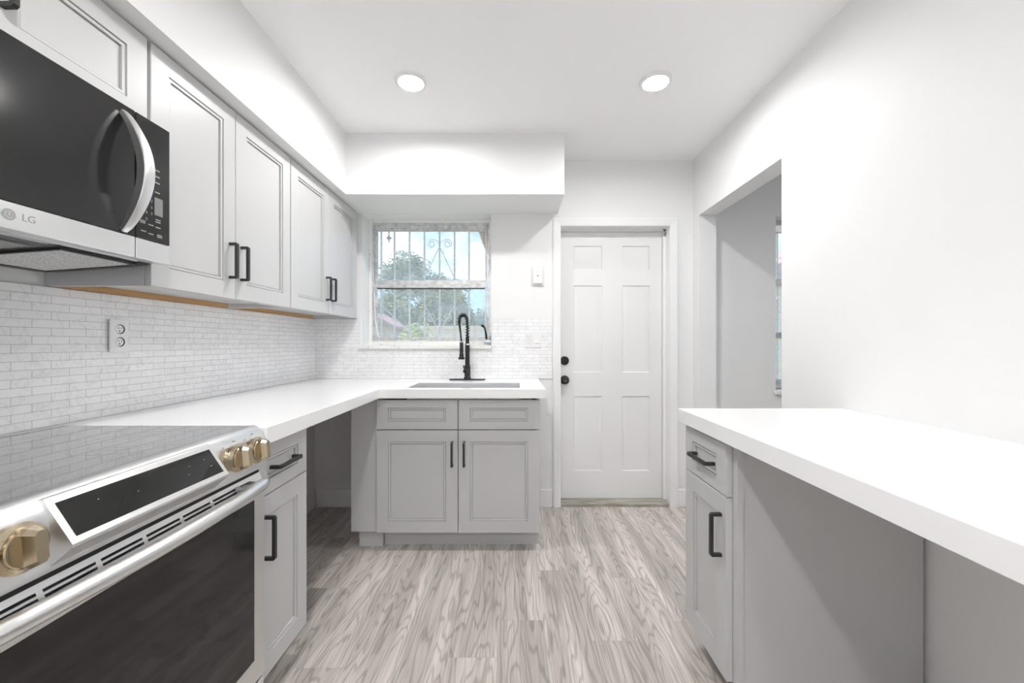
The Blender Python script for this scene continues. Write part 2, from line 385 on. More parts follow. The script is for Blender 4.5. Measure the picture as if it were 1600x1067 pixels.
b = BM(); box(b, XL-6, XL, YF, YB, 0, ZC); wmesh('wall_left', b, M_wall, 'white left wall behind the cabinets and tiles', 'wall')
OY0, OY1, OZ = 75.9, 109.6, 80.85
us2 = [YF, OY0, OY1, YB]; vs2 = [0, OZ, ZC]
b = BM(); grid(b, us2, vs2, lambda i, j: not (i == 1 and j == 0), XR, XR2, lambda u, v, w: (w, u, v))
wmesh('wall_right', b, M_wall, 'white right wall with a wide cased-free opening', 'wall')
us3 = [XL-6, -30, 25, 75, 150, XFAR+6]; vs3 = [0, 40, 84, ZC]
b = BM(); grid(b, us3, vs3, lambda i, j: not (i in (1, 3) and j == 1), YF-6, YF, lambda u, v, w: (u, w, v)); wmesh('wall_front', b, M_wall)  # unseen wall; its openings are added to let in fill light
for nm, xa, xb in (('added_fill_window_3', -30, 25), ('added_fill_window_4', 75, 150)):  # unseen window frames, added with the openings for sky fill from behind
    b = BM(); grid(b, [xa, xa+2, (xa+xb)/2-1, (xa+xb)/2+1, xb-2, xb], [40, 42, 82, 84], lambda i, j: not (i in (1, 3) and j == 1), YF-4, YF-2, lambda u, v, w: (u, w, v)); wmesh(nm, b, M_trim)
b = BM(); box(b, -300, 500, YF-400, YF-8.2, -30, -7); wmesh('bounce_slab', b, M_stone)  # unseen pale slab added to bounce daylight indoors
b = BM(); box(b, XFAR, XFAR+6, YF, YB, 0, ZC); wmesh('wall_far_right', b, M_wall)
# soffits
b = BM(); box(b, XL, -41.1, YF, YB, 82.4, ZC); wmesh('trim_1', b, M_wall, 'white soffit box above the grey wall cabinets', 'soffit')
b = BM(); box(b, -41.1, 12.35, 98.6, YB, 82.4, ZC); wmesh('trim_2', b, M_wall, 'white soffit box above the kitchen window', 'soffit')
# baseboards
def board(name, x0, x1, y0, y1, lab=None):
    b = BM(); box(b, x0, x1, y0, y1, 0, 5.0, .12); wmesh(name, b, M_trim, lab, 'baseboard' if lab else None)
board('baseboard_back', XL+.7, 10.7, YB-.65, YB, 'white baseboard under the back window wall')
board('baseboard_back_right', 46.0, XR, YB-.65, YB, 'short white baseboard right of the back door')
board('baseboard_left', XL, XL+.65, 62, YB-.66, 'white baseboard along the left wall in the empty appliance gap')
board('baseboard_right', XR-.65, XR, OY1, YB-.66)
board('baseboard_right_near', XR-.65, XR, YF, 47.9, 'white baseboard on the right wall below the worktop')
board('baseboard_next_room', XR2, W2X1+60, YB-.65, YB)

# backsplash
b = BM(); box(b, XL, XL+.3, 8, YB-.3, 36.02, 52.75); wmesh('trim_3', b, M_tileL, 'white marble mosaic backsplash on the left wall', 'backsplash')
us = [XL+.3, WX0-.6, WX1+.3, 10.75]; vs = [36.02, 44.3, 52.75]
b = BM(); grid(b, us, vs, lambda i, j: not (i == 1 and j == 1), YB, YB-.3, lambda u, v, w: (u, w, v))
wmesh('trim_4', b, M_tileB, 'white marble mosaic backsplash around the sink window', 'backsplash')

# ---- kitchen window
def window_empty(name, label, loc):
    o = bpy.data.objects.new(name, None); C.objects.link(o); o.location = Vector(loc)*I; ORG[name] = Vector(loc)
    o['kind'] = 'structure'; o['label'] = label; o['category'] = 'window'; return o
w1 = window_empty('window_1', 'old aluminium sash window behind the black faucet, dusty glass', (-24.5, 120, 45))
def ring(bm, x0, x1, z0, z1, t, y0, y1, tb=None, bev=.05):
    tb = t if tb is None else tb
    grid(bm, [x0, x0+t, x1-t, x1], [z0, z0+tb, z1-t, z1], lambda i, j: not (i == 1 and j == 1), y1, y0, lambda u, v, w: (u, w, v))
b = BM(); ring(b, -42.68, -6.42, 45.36, 82.28, .8, 118.9, 120.9, 1.25); obj('window_frame', b, M_oldpaint, w1, label='chipped white painted wooden frame')
b = BM(); ring(b, -41.95, -7.15, 46.5, 81.5, .55, 119.4, 121.0); ring(b, -41.1, -8.0, 79.6, 80.9, .35, 119.3, 120.6)
box(b, -41.2, -7.9, 119.2, 120.6, 80.0, 80.75, .08)
obj('metal_frame', b, M_alu, w1)
b = BM(); ring(b, -41.2, -7.9, 63.4, 80.0, .65, 119.9, 120.8, 1.3); us_ = obj('upper_sash', b, M_alu, w1)
b = BM(); ring(b, -41.2, -7.9, 47.2, 63.0, .7, 119.3, 120.1, .45); box(b, -41.2, -7.9, 119.15, 120.2, 62.5, 63.25, .08); ls_ = obj('lower_sash', b, M_alu, w1)
b = BM(); box(b, -41.2, -7.9, 119.5, 120.0, 62.05, 62.5); obj('dark_gap', b, M_dark, ls_)
b = BM(); box(b, -40.7, -8.4, 120.25, 120.4, 64.5, 79.5); obj('glass_pane', b, M_pane, us_)
b = BM(); box(b, -40.7, -8.4, 119.65, 119.8, 47.5, 62.2); obj('glass_pane', b, M_pane, ls_)
b = BM(); tube(b, [(-41.2, 119.0, 61), (-41.0, 119.0, 56), (-40.9, 119.1, 52.5), (-40.3, 119.2, 49.0), (-39.8, 119.2, 47.6)], .16, 6)
obj('loose_weatherstrip', b, M_trim, w1, label='loose white weatherstrip')
b = BM(); box(b, WX0-.7, WX1+.05, YB-1.0, YB-.3, 44.35, 45.35, .1); box(b, WX0+.05, WX1-.05, YB-.3, 119.6, 44.95, 45.35); obj('window_sill', b, M_oldpaint, w1, label='white painted sill')
# crank operator
b = BM(); box(b, -8.9, -6.6, 117.6, 118.9, 46.2, 47.0, .2); tube(b, [(-7.6, 117.8, 46.8), (-7.2, 117.3, 47.6), (-6.9, 117.5, 48.1), (-6.8, 118.3, 47.2)], .22, 8); cr = obj('crank_mount', b, M_chrome, w1)
b = BM(); tube(b, [(-8.0, 117.4, 47.2), (-8.1, 117.0, 48.6), (-8.4, 116.8, 50.2), (-8.7, 116.8, 50.7), (-9.4, 116.8, 51.2)], .27, 8, rs=[.34, .3, .22, .3, .38]); obj('crank_handle', b, M_black, cr, label='black crank handle')

# ---- iron security grille outside
gr = thing('security_grille', 'white iron security grille with scrollwork outside the kitchen window', 'window grille', (-24, 126, 42))
def grille(parent, x0, x1, z0, z1, y, xs, cx, scale=1):
    b = BM()
    for zz in (z0, z1): box(b, x0, x1, y-.3, y+.3, zz-.3, zz+.3)
    for xx in (x0, x1): box(b, xx-.3, xx+.3, y-.3, y+.3, z0, z1)
    for xx in (x0, x1):
        box(b, xx-.2, xx+.2, 121.3, y, z0-.2, z0+.2); box(b, xx-.2, xx+.2, 121.3, y, z1-.2, z1+.2)
    obj('outer_frame', b, M_bar, parent)
    for xx in xs:
        b = BM(); box(b, xx-.26, xx+.26, y-.26, y+.26, z0+.3, z1-.3); obj('upright_bar', b, M_bar, parent)
    def spiral(cx, cz, r, dirx, up, turns=1.35):
        pts = []
        for k in range(29):
            t = k/28; a = PI/2*up + dirx*(-1)*(t*turns*2*PI) * up
            rr = r*(1-.62*t); pts.append((cx + rr*math.cos(a), y-.3, cz + rr*math.sin(a)))
        return pts
    for czt, up in ((77.6, 1), (65.6, 1), (53.5, -1)):
        b = BM()
        for d in (-1, 1):
            tube(b, spiral(cx + d*2.5, czt-.6*up, 1.35, d, up), .14, 6)
            tube(b, [(cx + d*2.5, y-.3, czt+.75*up), (cx + d*.9, y-.3, czt+.4*up), (cx, y-.3, czt-1.0*up)], .14, 6)
        obj('scroll', b, M_bar, parent)
    for d in (-1, 1):
        for q in ([(cx, y-.3, 76.2), (cx+d*4.7, y-.3, 66.2)], [(cx+d*.1, y-.3, 49.5), (cx+d*4.7, y-.3, 58)]):
            b = BM(); tube(b, q, .15, 6); obj('diagonal_brace', b, M_bar, parent)
bx = [(p-803)*126/630 for p in (596, 616.5, 640, 663.3, 687, 710.3, 733)]
grille(gr, -45.5, -4.5, 43, 86, 126, bx, bx[4])
b = BM()   # small cast star ornament
for d in ((1,0),(-1,0),(0,1),(0,-1)):
    prism(b, [(0,.5),(1.1,0),(0,-.5)], lambda a, c, w_, d=d: (-39 + a*d[0]+c*d[1], w_, 78.8 + a*d[1]*1.5+c*d[0]), 125.7, 126.1)
tube(b, [(-39, 125.9, 80.3), (-39, 125.9, 85.8)], .3, 6); obj('cast_ornament', b, M_bar, gr)
for q in ([(-45, 125.6, 62), (-41.5, 125.6, 58), (-30, 125.6, 47)], [(-41.8, 125.6, 66), (-37.4, 125.6, 61)]):
    b = BM(); tube(b, q, .15, 6); obj('diagonal_brace', b, M_bar, gr)

# ---- next room's window
w2 = window_empty('window_2', 'window of the next room seen as a sliver through the opening', (92, 119, 32))
b = BM(); ring(b, W2X0+.1, W2X1-.1, W2Z0+.2, W2Z1-.1, 1.2, 118.2, 120.2)
for z_ in (48.3, 64.0): box(b, W2X0+1, W2X1-1, 118.4, 120, z_-.85, z_+.85, .1)
box(b, W2X0+1, W2X1-1, 118.4, 120, 78.6, 80.8, .1)
box(b, W2X0+1, W2X1-1, 118.4, 120, 33, 35.4, .1)
obj('window_frame', b, M_alu, w2)
b = BM(); box(b, W2X0+1, W2X1-1, 119.2, 119.35, 35.2, 78.8); obj('glass_pane', b, M_pane, w2)
b = BM(); box(b, W2X0-.4, W2X1+.4, YB-.9, YB-.02, 31.6, 32.6, .1); obj('window_sill', b, M_trim, w2)
g2 = thing('security_grille', 'iron grille with a curled bar outside the next room window', 'window grille', (92, 126, 30))
b = BM(); box(b, 75, 109, 125.8, 126.2, 84, 84.6); box(b, 75, 109, 125.8, 126.2, 30, 30.6)
box(b, 74.7, 75.2, 125.8, 126.2, 30, 84.6); box(b, 108.8, 109.2, 125.8, 126.2, 30, 84.6); box(b, 74.7, 75.2, 121.3, 126, 84, 84.5); box(b, 108.8, 109.2, 121.3, 126, 84, 84.5); obj('outer_frame', b, M_bar, g2)
for k in range(6):
    b = BM(); xx = 76.2+k*6; box(b, xx-.25, xx+.25, 125.8, 126.2, 30.6, 84); obj('upright_bar', b, M_bar, g2)
for zc in (70, 58):
    b = BM(); tube(b, [(83.5+2.3*math.cos(a/12*PI), 125.6, zc+2.6*math.sin(a/12*PI)) for a in range(-8, 20)], .15, 6); obj('scroll', b, M_bar, g2)

# ---- back door
d1 = window_empty('door_1', 'white six-panel back door with black knob and deadbolt', (28.5, 118, 0)); d1['category'] = 'door'
YD = 117.2
us = [DX0+.05, 17.4, 25.6, 31.5, 39.4, 43.0]; vs = [.9, 8.9, 30.6, 37.5, 62.7, 67.3, 74.2, 78.2]
pan = {}
for i in (1, 3):
    for j in (1, 3, 5): pan[(i, j)] = [(.12, .12, .32), (.75, .75, .28), (1.7, 1.7, .04)]
b = BM(); panelled(b, us, vs, pan, 1.6, lambda u, v, n: (u, YD - n, v)); slab = obj('door_slab', b, M_door, d1)
b = BM(); c = 2.35
def casing(bm, x0, x1, z1, y, inn, outw):
    prof = [(0, 0), (0, .35), (.5, .5), (outw-.5, .62), (outw-.25, .5), (outw, .4), (outw, 0)]
    # three mitred runs
    def run(f): 
        A = [bm.verts.new(f(p[0], p[1], 0)) for p in prof]; B = [bm.verts.new(f(p[0], p[1], 1)) for p in prof]
        for k in range(len(prof)): bm.faces.new((A[k], A[(k+1) % len(prof)], B[(k+1) % len(prof)], B[k]))
        bm.faces.new(A[::-1]); bm.faces.new(B)
    run(lambda o, h, t: (x0 - o, y - h, 0 if t == 0 else z1 + o))
    run(lambda o, h, t: (x1 + o, y - h, 0 if t == 0 else z1 + o))
    run(lambda o, h, t: ((x0 - o) if t == 0 else (x1 + o), y - h, z1 + o))
casing(b, DX0, DX1, DZ1, YB, 0, 2.2); obj('door_casing', b, M_trim, d1)
b = BM(); box(b, DX0-.02, DX0+.02, YB, YB+7.5, 0, DZ1); box(b, DX1-.05, DX1+.02, YB, YB+7.5, 0, DZ1); box(b, DX0, DX1, YB, YB+7.5, DZ1-.05, DZ1+.02)
box(b, 43.1, DX1-.05, YD-.9, YD+.8, .9, DZ1-.05, .05); box(b, DX0+.05, DX1-.05, YD-.9, YD+.8, 78.3, DZ1-.05, .05)
obj('door_jamb', b, M_trim, d1)
b = BM(); box(b, 42.95, 43.35, YD+.1, YD+1.2, 1, 78.3); box(b, 43.2, 43.7, YD-1.2, YD-.9, 76.9, 78.1); obj('weather_strip', b, M_greyp, d1)
b = BM(); box(b, DX0+.05, DX1-.05, YB-.1, YB+7.4, 0, .85, .12); obj('threshold', b, M_stone, d1, label='worn stone threshold')
b = BM(); lathe(b, (14.75, YD, 35.3), (0, -1, 0), [(1.3, 0), (1.3, .2), (1.15, .35), (.5, .45), (.45, 1.0), (.8, 1.2), (1.08, 1.6), (1.1, 1.9), (.9, 2.2), (.4, 2.3)]); kn = obj('door_knob', b, M_black, slab, label='black round knob')
b = BM(); box(b, 14.5, 15.0, YD-2.45, YD-2.28, 35.2, 35.4); obj('key_slot', b, M_chrome, d1)
b = BM(); lathe(b, (14.7, YD, 40.9), (0, -1, 0), [(1.3, 0), (1.3, .25), (1.2, .45), (.9, .5), (.9, .6)]); box(b, 14.05, 15.35, YD-1.1, YD-.6, 40.75, 41.15, .1); obj('deadbolt', b, M_black, slab, label='black deadbolt with thumb turn')

# ---- recessed lamps
lamps = [(-20.2, 79.1), (27.8, 79.1), (-14.0, 14.0), (-14.0, -50.0), (12.0, -55.0)]  # seen pair, one read off a shadow, then unseen ones added for fill
for k, (x, y) in enumerate(lamps):
    lab = ['round recessed ceiling lamp nearer the soffit on the left', 'round recessed ceiling lamp near the right wall, in front of the door'][k] if k < 2 else 'unseen recessed ceiling lamp added behind the viewer'
    t = thing('recessed_lamp', lab, 'ceiling lamp', (x, y, ZC-.25), 'recessed ceiling lamps' if k < 2 else 'unseen recessed ceiling lamps added behind the viewer')
    b = BM(); lathe(b, (x, y, ZC), (0, 0, -1), [(3.1, 0), (3.05, .3), (2.6, .5), (2.4, .5), (2.36, .1)], 40, cap0=False, cap1=False); obj('trim_ring', b, M_plastic, t)
    b = BM(); lathe(b, (x, y, ZC-.05), (0, 0, -1), [(2.38, 0), (2.38, .1)], 40); obj('lens', b, M_lens if k < 2 else M_lens2, t)
for k, (x, y) in enumerate([(110, 60), (110, -30)]):  # unseen lamps added to lift the light in the next room
    t = thing('recessed_lamp', 'unseen recessed ceiling lamp added in the next room', 'ceiling lamp', (x, y, ZC-.25), 'unseen recessed ceiling lamps added in the next room')
    b = BM(); lathe(b, (x, y, ZC), (0, 0, -1), [(3.1, 0), (3.05, .3), (2.6, .5), (2.4, .5), (2.36, .1)], 40, cap0=False, cap1=False); obj('trim_ring', b, M_plastic, t)
    b = BM(); lathe(b, (x, y, ZC-.05), (0, 0, -1), [(2.38, 0), (2.38, .1)], 40); obj('lens', b, M_lens, t)

# ================================================================ CABINETS
STEP = [(0, 0, 0)]
def steps(iu, iv): return [(iu+a, iv+a, d) for a, d in ((0, 0), (.02, .3), (.11, .3), (.13, .12), (.44, .14), (.46, .52), (.57, .52), (.59, .36))]
def front(name, parent, fn, u0, u1, v0, v1, iu=2.45, iv=2.45, m=None):
    b = BM(); panelled(b, [u0, u1], [v0, v1], {(0, 0): steps(iu, iv)}, .74, fn); return obj(name, b, m or M_cab, parent)
def pull(parent, base, along, out, length=5.5, s=1.3, t=.4, wd=.44, m=None):
    """bar pull: base = middle point on the front, along = direction of the bar, out = outward"""
    base, al, ou = Vector(base), Vector(along), Vector(out); si = al.cross(ou)
    h = length/2; c = .22
    ol = [(-h, 0), (-h, s-c), (-h+c, s), (h-c, s), (h, s-c), (h, 0), (h-t, 0), (h-t, s-t), (-h+t, s-t), (-h+t, 0)]
    b = BM(); prism(b, ol, lambda a, c_, w_: base + al*a + ou*c_ + si*w_, -wd/2, wd/2)
    return obj('handle', b, m or M_pull, parent, label='black bar handle')
fxL = lambda X: (lambda u, v, n: (X + n, u, v))      # front facing +X
fxR = lambda X: (lambda u, v, n: (X - n, u, v))      # front facing -X
fyF = lambda Y: (lambda u, v, n: (u, Y - n, v))      # front facing the viewer
XU = -43.45
GU = 'grey wall cabinets'
def upper(y0, y1, ysplit, z0, z1, label, handles):
    t = thing('wall_cabinet', label, 'cabinet', ((XL+XU)/2, (y0+y1)/2, z0), GU)
    xb = XU-.78; b = BM()
    box(b, XL+.02, xb, y0, y0+.7, z0, z1); box(b, XL+.02, xb, y1-.7, y1, z0, z1)
    box(b, XL+.02, xb, y0+.7, y1-.7, z0+.75, z0+1.4); box(b, XL+.02, xb, y0+.7, y1-.7, z1-.7, z1); box(b, XL+.02, XL+.4, y0+.7, y1-.7, z0+1.4, z1-.7)
    box(b, xb-.75, xb, y0+.7, y1-.7, z0, z0+.75); box(b, xb-.75, xb, y0+.7, y1-.7, z1-1.6, z1-.7)
    obj('carcass', b, M_cab, t)
    b = BM(); box(b, XL+.32, XL+1.05, y0+.7, y1-.7, z0+.02, z0+.75); obj('hanging_rail', b, M_rail, t, label='raw plywood hanging rail')
    for a, c_, hy, hz in ((y0+.08, ysplit-.06, ysplit-1.3, None), (ysplit+.06, y1-.08, ysplit+1.3, None)):
        d = front('door', t, fxL(XU), a, c_, z0+.02, z1-.3)
        pull(d, (XU, hy, handles), (0, 0, 1), (1, 0, 0))
    return t
upper(48.2, 78.45, 62.95, 52.85, 82.38, 'tall grey two-door wall cabinet right beside the microwave', 58.6)
upper(78.55, 111.6, 94.7, 52.85, 82.38, 'tall grey two-door wall cabinet next to the window', 58.6)
upper(17.9, 47.9, 32.9, 71.15, 82.38, 'short grey wall cabinet above the microwave', 77.2)
b = BM(); box(b, XL+.02, XU-.8, 111.62, YB-.02, 52.9, 82.38); tag(obj('filler_strip', b, M_cab), 'narrow grey filler strip between the last wall cabinet and the back wall', 'filler strip')

# base cabinet left (12 inch)
XB = -31.0; GB = 'grey base cabinets'
def base_side(x_wall, xf, sgn, y0, y1, hy_door, label):
    """sgn +1: front faces +X"""
    t = thing('base_cabinet', label, 'cabinet', ((x_wall+xf)/2, (y0+y1)/2, 0), GB)
    xb = xf - sgn*.78; bk = x_wall + sgn*.7; b = BM()
    box(b, bk, xb, y0, y0+.7, 0 if False else 4.2, 33.95); box(b, bk, xb, y1-.7, y1, 4.2, 33.95)
    box(b, bk, xb, y0+.7, y1-.7, 4.2, 4.9); box(b, bk, bk+sgn*.4, y0+.7, y1-.7, 4.9, 33.95); box(b, xb-sgn*.75, xb, y0+.7, y1-.7, 32.3, 33.3)
    obj('carcass', b, M_cab, t)
    b = BM(); box(b, bk, xf - sgn*3.6, y0+.02, y1-.02, 0, 4.2); obj('toe_kick', b, M_cab, t)
    fn = fxL(xf) if sgn > 0 else fxR(xf)
    d = front('drawer', t, fn, y0+.08, y1-.08, 27.0, 33.45, 2.3, 1.75); pull(d, (xf-sgn*.2, (y0+y1)/2, 30.1), (0, 1, 0), (sgn, 0, 0), s=1.45)
    d = front('door', t, fn, y0+.08, y1-.08, 4.2, 26.85); pull(d, (xf, hy_door, 21.8), (0, 0, 1), (sgn, 0, 0), s=1.45)
    return t
base_side(XL, XB, 1, 48.1, 60.4, 50.1, 'slim grey base cabinet between the oven and the empty gap')
tr = base_side(XR, 26.2, -1, 49.7, 61.6, 51.0, 'slim grey base cabinet at the far end of the right worktop')
b = BM(); box(b, 27.0, 27.75, 48.7, 49.68, 0.02, 33.95); obj('end_stile', b, M_cab, tr)
b = BM(); box(b, 27.8, XR-.7, 48.95, 49.68, 0.02, 33.95); obj('end_panel', b, M_cab, tr)

# sink base
YS = 89.0
t = thing('sink_cabinet', 'wide grey sink cabinet with two doors under the window', 'cabinet', (-12.4, 100, 0), GB)
b = BM(); yb = YS+.78
box(b, -30.4, -29.7, yb, YB-.7, 4.1, 33.95); box(b, 4.95, 5.65, yb, YB-.7, 4.1, 33.95); box(b, -29.7, 4.95, yb, YB-.7, 4.1, 4.8)
box(b, -29.7, 4.95, yb, yb+.75, 32.3, 33.3); box(b, -29.7, 4.95, YB-1.1, YB-.7, 4.8, 30)
obj('carcass', b, M_cab, t)
b = BM(); box(b, -29.6, 5.5, YS+3.3, YB-.7, 0, 4.1); obj('toe_kick', b, M_cab, t)
for u0, u1, hx in ((-30.35, -12.4, -13.6), (-12.25, 5.65, -10.95)):
    front('false_drawer', t, fyF(YS), u0, u1, 26.95, 33.45, 2.5, 1.7)
    d = front('door', t, fyF(YS), u0, u1, 4.1, 26.75, 2.5, 2.5)
    pull(d, (hx, YS, 21.6), (0, 0, 1), (0, -1, 0))
b = BM(); box(b, -36.2, -30.5, YS+.6, YS+1.35, 4.1, 33.95, .04); obj('corner_filler', b, M_cab, t)
b = BM(); box(b, -35.0, -29.65, YS+2.2, YS+3.0, 0, 4.1, .04); obj('toe_kick', b, M_cab, t)

# worktops
b = BM(); us = [XL, -53.3, -29.2, -24.0, 1.35, 6.9]; vs = [17.5, 47.7, 87.4, 90.3, 102.6, YB-.31]
def inc(i, j):
    if j == 0: return i == 0
    if j == 1: return i <= 1
    if i == 3 and j == 3: return False
    return True
SH = [XL+.31] + us[1:]
grid(b, SH, vs, inc, 34, 36, lambda u, v, w_: (u, v, w_))
bmesh.ops.dissolve_limit(b, angle_limit=.01, verts=b.verts[:], edges=b.edges[:])
bmesh.ops.recalc_face_normals(b, faces=b.faces[:])
bmesh.ops.bevel(b, geom=[e for e in b.edges if e.is_manifold and e.calc_face_angle(0) > .5], offset=.07, segments=2, profile=.5, affect='EDGES')
tag(obj('worktop', b, M_quartz), 'L-shaped white quartz worktop running round to the sink', 'worktop')
b = BM(); box(b, 25.2, XR-.02, -10, 61.9, 34, 36, .08, 2)
tag(obj('worktop', b, M_quartz), 'straight white quartz worktop along the right wall', 'worktop')
# support leg frame of the right worktop, out of view behind the viewer
b = BM(); box(b, 26.5, XR-.7, -9.5, -8.75, 0, 34); tag(obj('end_support_panel', b, M_cab), 'grey support panel at the near end of the right worktop', 'panel')

# sink + faucet
t = thing('sink', 'undermount stainless steel sink basin set in the white worktop', 'sink', (-11.3, 96.5, 25))
b = BM(); x0, x1, y0, y1, zt, zb = -23.96, 1.31, 90.34, 102.56, 35.8, 25.2
V = lambda ix, z: [b.verts.new(p) for p in ((x0+ix,y0+ix,z),(x1-ix,y0+ix,z),(x1-ix,y1-ix,z),(x0+ix,y1-ix,z))]
Rb, Rc, Rd = V(0, zt), V(.15, zb+.6), V(.7, zb)
for A, B in ((Rb, Rc), (Rc, Rd)):
    for k in range(4): b.faces.new((A[k], A[(k+1) % 4], B[(k+1) % 4], B[k]))
b.faces.new(Rd); obj('basin', b, M_sink, t)
b = BM(); lathe(b, (-11.3, 98, zb), (0, 0, 1), [(1.9, 0), (1.9, .1), (1.4, .15), (1.2, .02)]); obj('drain', b, M_chrome, t)
FX, FY = -12.6, 109.3
t = thing('faucet', 'tall matte black spring faucet standing behind the sink', 'faucet', (FX, FY, 36))
b = BM(); ol = [(math.copysign(3.9, math.cos(a))+1.0*math.cos(a), 1.15*math.sin(a)) for a in [2*PI*k/24+.01 for k in range(24)]]
prism(b, ol, lambda a, c_, w_: (FX+a, FY+c_, w_), 36, 36.3, .06); obj('base_plate', b, M_black, t)
b = BM(); lathe(b, (FX, FY, 36.3), (0, 0, 1), [(1.0, 0), (1.0, .3), (.82, .5), (.82, 3.6), (.62, 3.8), (.62, 9.6), (.5, 9.8), (.5, 11.5)], 28); obj('body', b, M_black, t)
b = BM(); lathe(b, (FX, FY, 38.5), (-.25, -1, 0), [(.55, .5), (.55, 1.2), (.62, 1.25), (.62, 1.7), (.35, 1.85)], 20); tube(b, [(FX-.4, FY-1.5, 38.6), (FX-.5, FY-2.6, 39.2), (FX-.6, FY-3.6, 40.0)], .2, 10); obj('lever', b, M_black, t)
# spring arch: from the body top over to the spray head (leans left and forward)
HX, HY = FX-1.9, FY-1.2
def arch(tt):
    if tt < .35: z = 47.8 + tt/.35*3.6; return Vector((FX, FY, z))
    a = (tt-.35)/.65*PI*.93
    cx, cy = (FX+HX)/2-.1, (FY+HY)/2-.1; r = math.hypot(FX-cx, FY-cy)
    dx, dy = (FX-cx)/r, (FY-cy)/r
    return Vector((cx + dx*r*math.cos(a), cy + dy*r*math.cos(a), 51.4 + 2.2*math.sin(a)))
pts = [arch(k/40) for k in range(41)]
b = BM(); tube(b, pts, .26, 12); obj('hose_arch', b, M_black, t)
b = BM(); hel = []; turns = 14; n = turns*12
up, vp, _ = frame_of((0, 0, 1)); prev = Vector((1, 0, 0))
for k in range(n+1):
    q = k/n; p = arch(q); t_ = (arch(min(q+.01, 1)) - arch(max(q-.01, 0))).normalized()
    prev = (prev - t_*prev.dot(t_)).normalized(); vv = t_.cross(prev); a = 2*PI*turns*q
    hel.append(p + (prev*math.cos(a)+vv*math.sin(a))*.5)
tube(b, hel, .11, 6); obj('spring_coil', b, M_black, t)
e = arch(1)
b = BM(); tube(b, [e, e+Vector((.1, 0, -1)), (HX+.25, HY, 48.2), (HX+.45, HY, 46.0)], .24, 10, rs=[.42, .3, .22, .24]); obj('spray_hose', b, M_black, t)
b = BM(); lathe(b, (HX+.45, HY, 46.2), (0, 0, -1), [(.45, 0), (.5, .2), (.5, 3.0), (.6, 3.2), (.6, 3.8), (.85, 4.1), (.85, 4.5), (.6, 4.6)], 24); sh = obj('spray_head', b, M_black, t)
b = BM(); tube(b, [(FX, FY, 45.7), (FX-.7, FY-.5, 45.7), (HX+.8, HY+.3, 45.7)], .17, 8)
lathe(b, (HX+.45, HY, 46.45), (0, 0, -1), [(.56, 0), (.56, .25)], 20); lathe(b, (FX, FY, 45.9), (0, 0, -1), [(.68, 0), (.68, .45)], 20); obj('docking_arm', b, M_chrome, t, label='chrome docking arm and rings')

# ================================================================ RANGE
RY0, RY1 = 17.6, 47.55; RXF = -29.4
t = thing('slide_in_range', 'stainless slide-in electric range with champagne knobs and glass cooktop', 'range', (-42, 32.5, 0))
b = BM(); box(b, -53.2, -31.6, RY0+.1, RY1-.1, 3.2, 35.9); box(b, -53.2, -32.8, RY0+.8, RY1-.8, 0, 3.2); obj('body', b, M_steel, t)
b = BM(); box(b, -52.75, -31.0, RY0+.12, RY1-.12, 35.95, 36.3, .06); ck = obj('cooktop', b, M_cook, t, label='black ceramic glass cooktop')
for (cx, cy, rs_) in ((-37.2, 25.3, (4.4, 3.0)), (-37.2, 39.8, (4.9, 3.4, 2.3)), (-46.8, 25.3, (3.2,)), (-46.8, 39.8, (3.2,)), (-47, 32.5, (2.4,))):
    b = BM()
    for r in rs_: lathe(b, (cx, cy, 36.3), (0, 0, 1), [(r-.07, 0), (r-.06, .006), (r+.06, .006), (r+.07, 0)], 64, False, False)
    obj('burner_ring', b, M_ringprint, ck)
b = BM(); box(b, -53.3, -52.8, RY0+.05, RY1-.05, 35.9, 36.42, .05); obj('rear_trim', b, M_steel2, t)
prof = [(-31.05, 36.34), (-30.6, 36.34), (-30.05, 36.05), (-29.62, 35.55), (-29.38, 34.9), (-29.3, 34.2), (-29.28, 31.55), (-29.6, 31.4), (-32.2, 31.4), (-32.2, 35.9), (-31.05, 35.9)]
b = BM(); prism(b, prof, lambda a, c_, w_: (a, w_, c_), RY0, RY1); cp = obj('control_panel', b, M_steel2, t, sharp=30)
# display wedge
DA, DB = 25.45, 39.45
b = BM(); prism(b, [(-30.5, 36.0), (-29.95, 36.14), (-29.75, 36.06), (-27.85, 33.25), (-27.87, 33.05), (-28.2, 32.85), (-29.2, 31.9), (-30.6, 31.9)], lambda a, c_, w_: (a, w_, c_), DA, DB, .05); dp = obj('display_housing', b, M_steel2, cp, sharp=30)
p0, p1 = Vector((-29.75, 0, 36.06)), Vector((-27.85, 0, 33.25)); dd = (p1-p0).normalized(); nn = Vector((-dd.z, 0, dd.x)); 
if nn.x < 0: nn = -nn
b = BM(); q0, q1 = p0+dd*.42, p1-dd*.42
prism(b, [(0, 0), (0, .03), (1, .03), (1, 0)], lambda a, c_, w_: q0.lerp(q1, a) + nn*c_ + Vector((0, w_, 0)), DA+.45, DB-.45); obj('display_glass', b, M_blackglass, dp, label='black touch display glass')
def mark(u, v, su, sv, bm): 
    o = q0.lerp(q1, v) + nn*.034 + Vector((0, u, 0)); c4 = [o + Vector((0, a*su, 0)) + dd*(bq*sv) for a, bq in ((-1,-1),(1,-1),(1,1),(-1,1))]
    bm.faces.new([bm.verts.new(p) for p in c4])
b = BM()
for u, v, su in ((37.8, .3, .1), (36.0, .35, .06), (35.5, .62, .06), (38.1, .62, .14), (30.9, .5, .05), (28.2, .3, .05)): mark(u, v, su, .025, b)
obj('display_marks', b, M_keypad, dp)
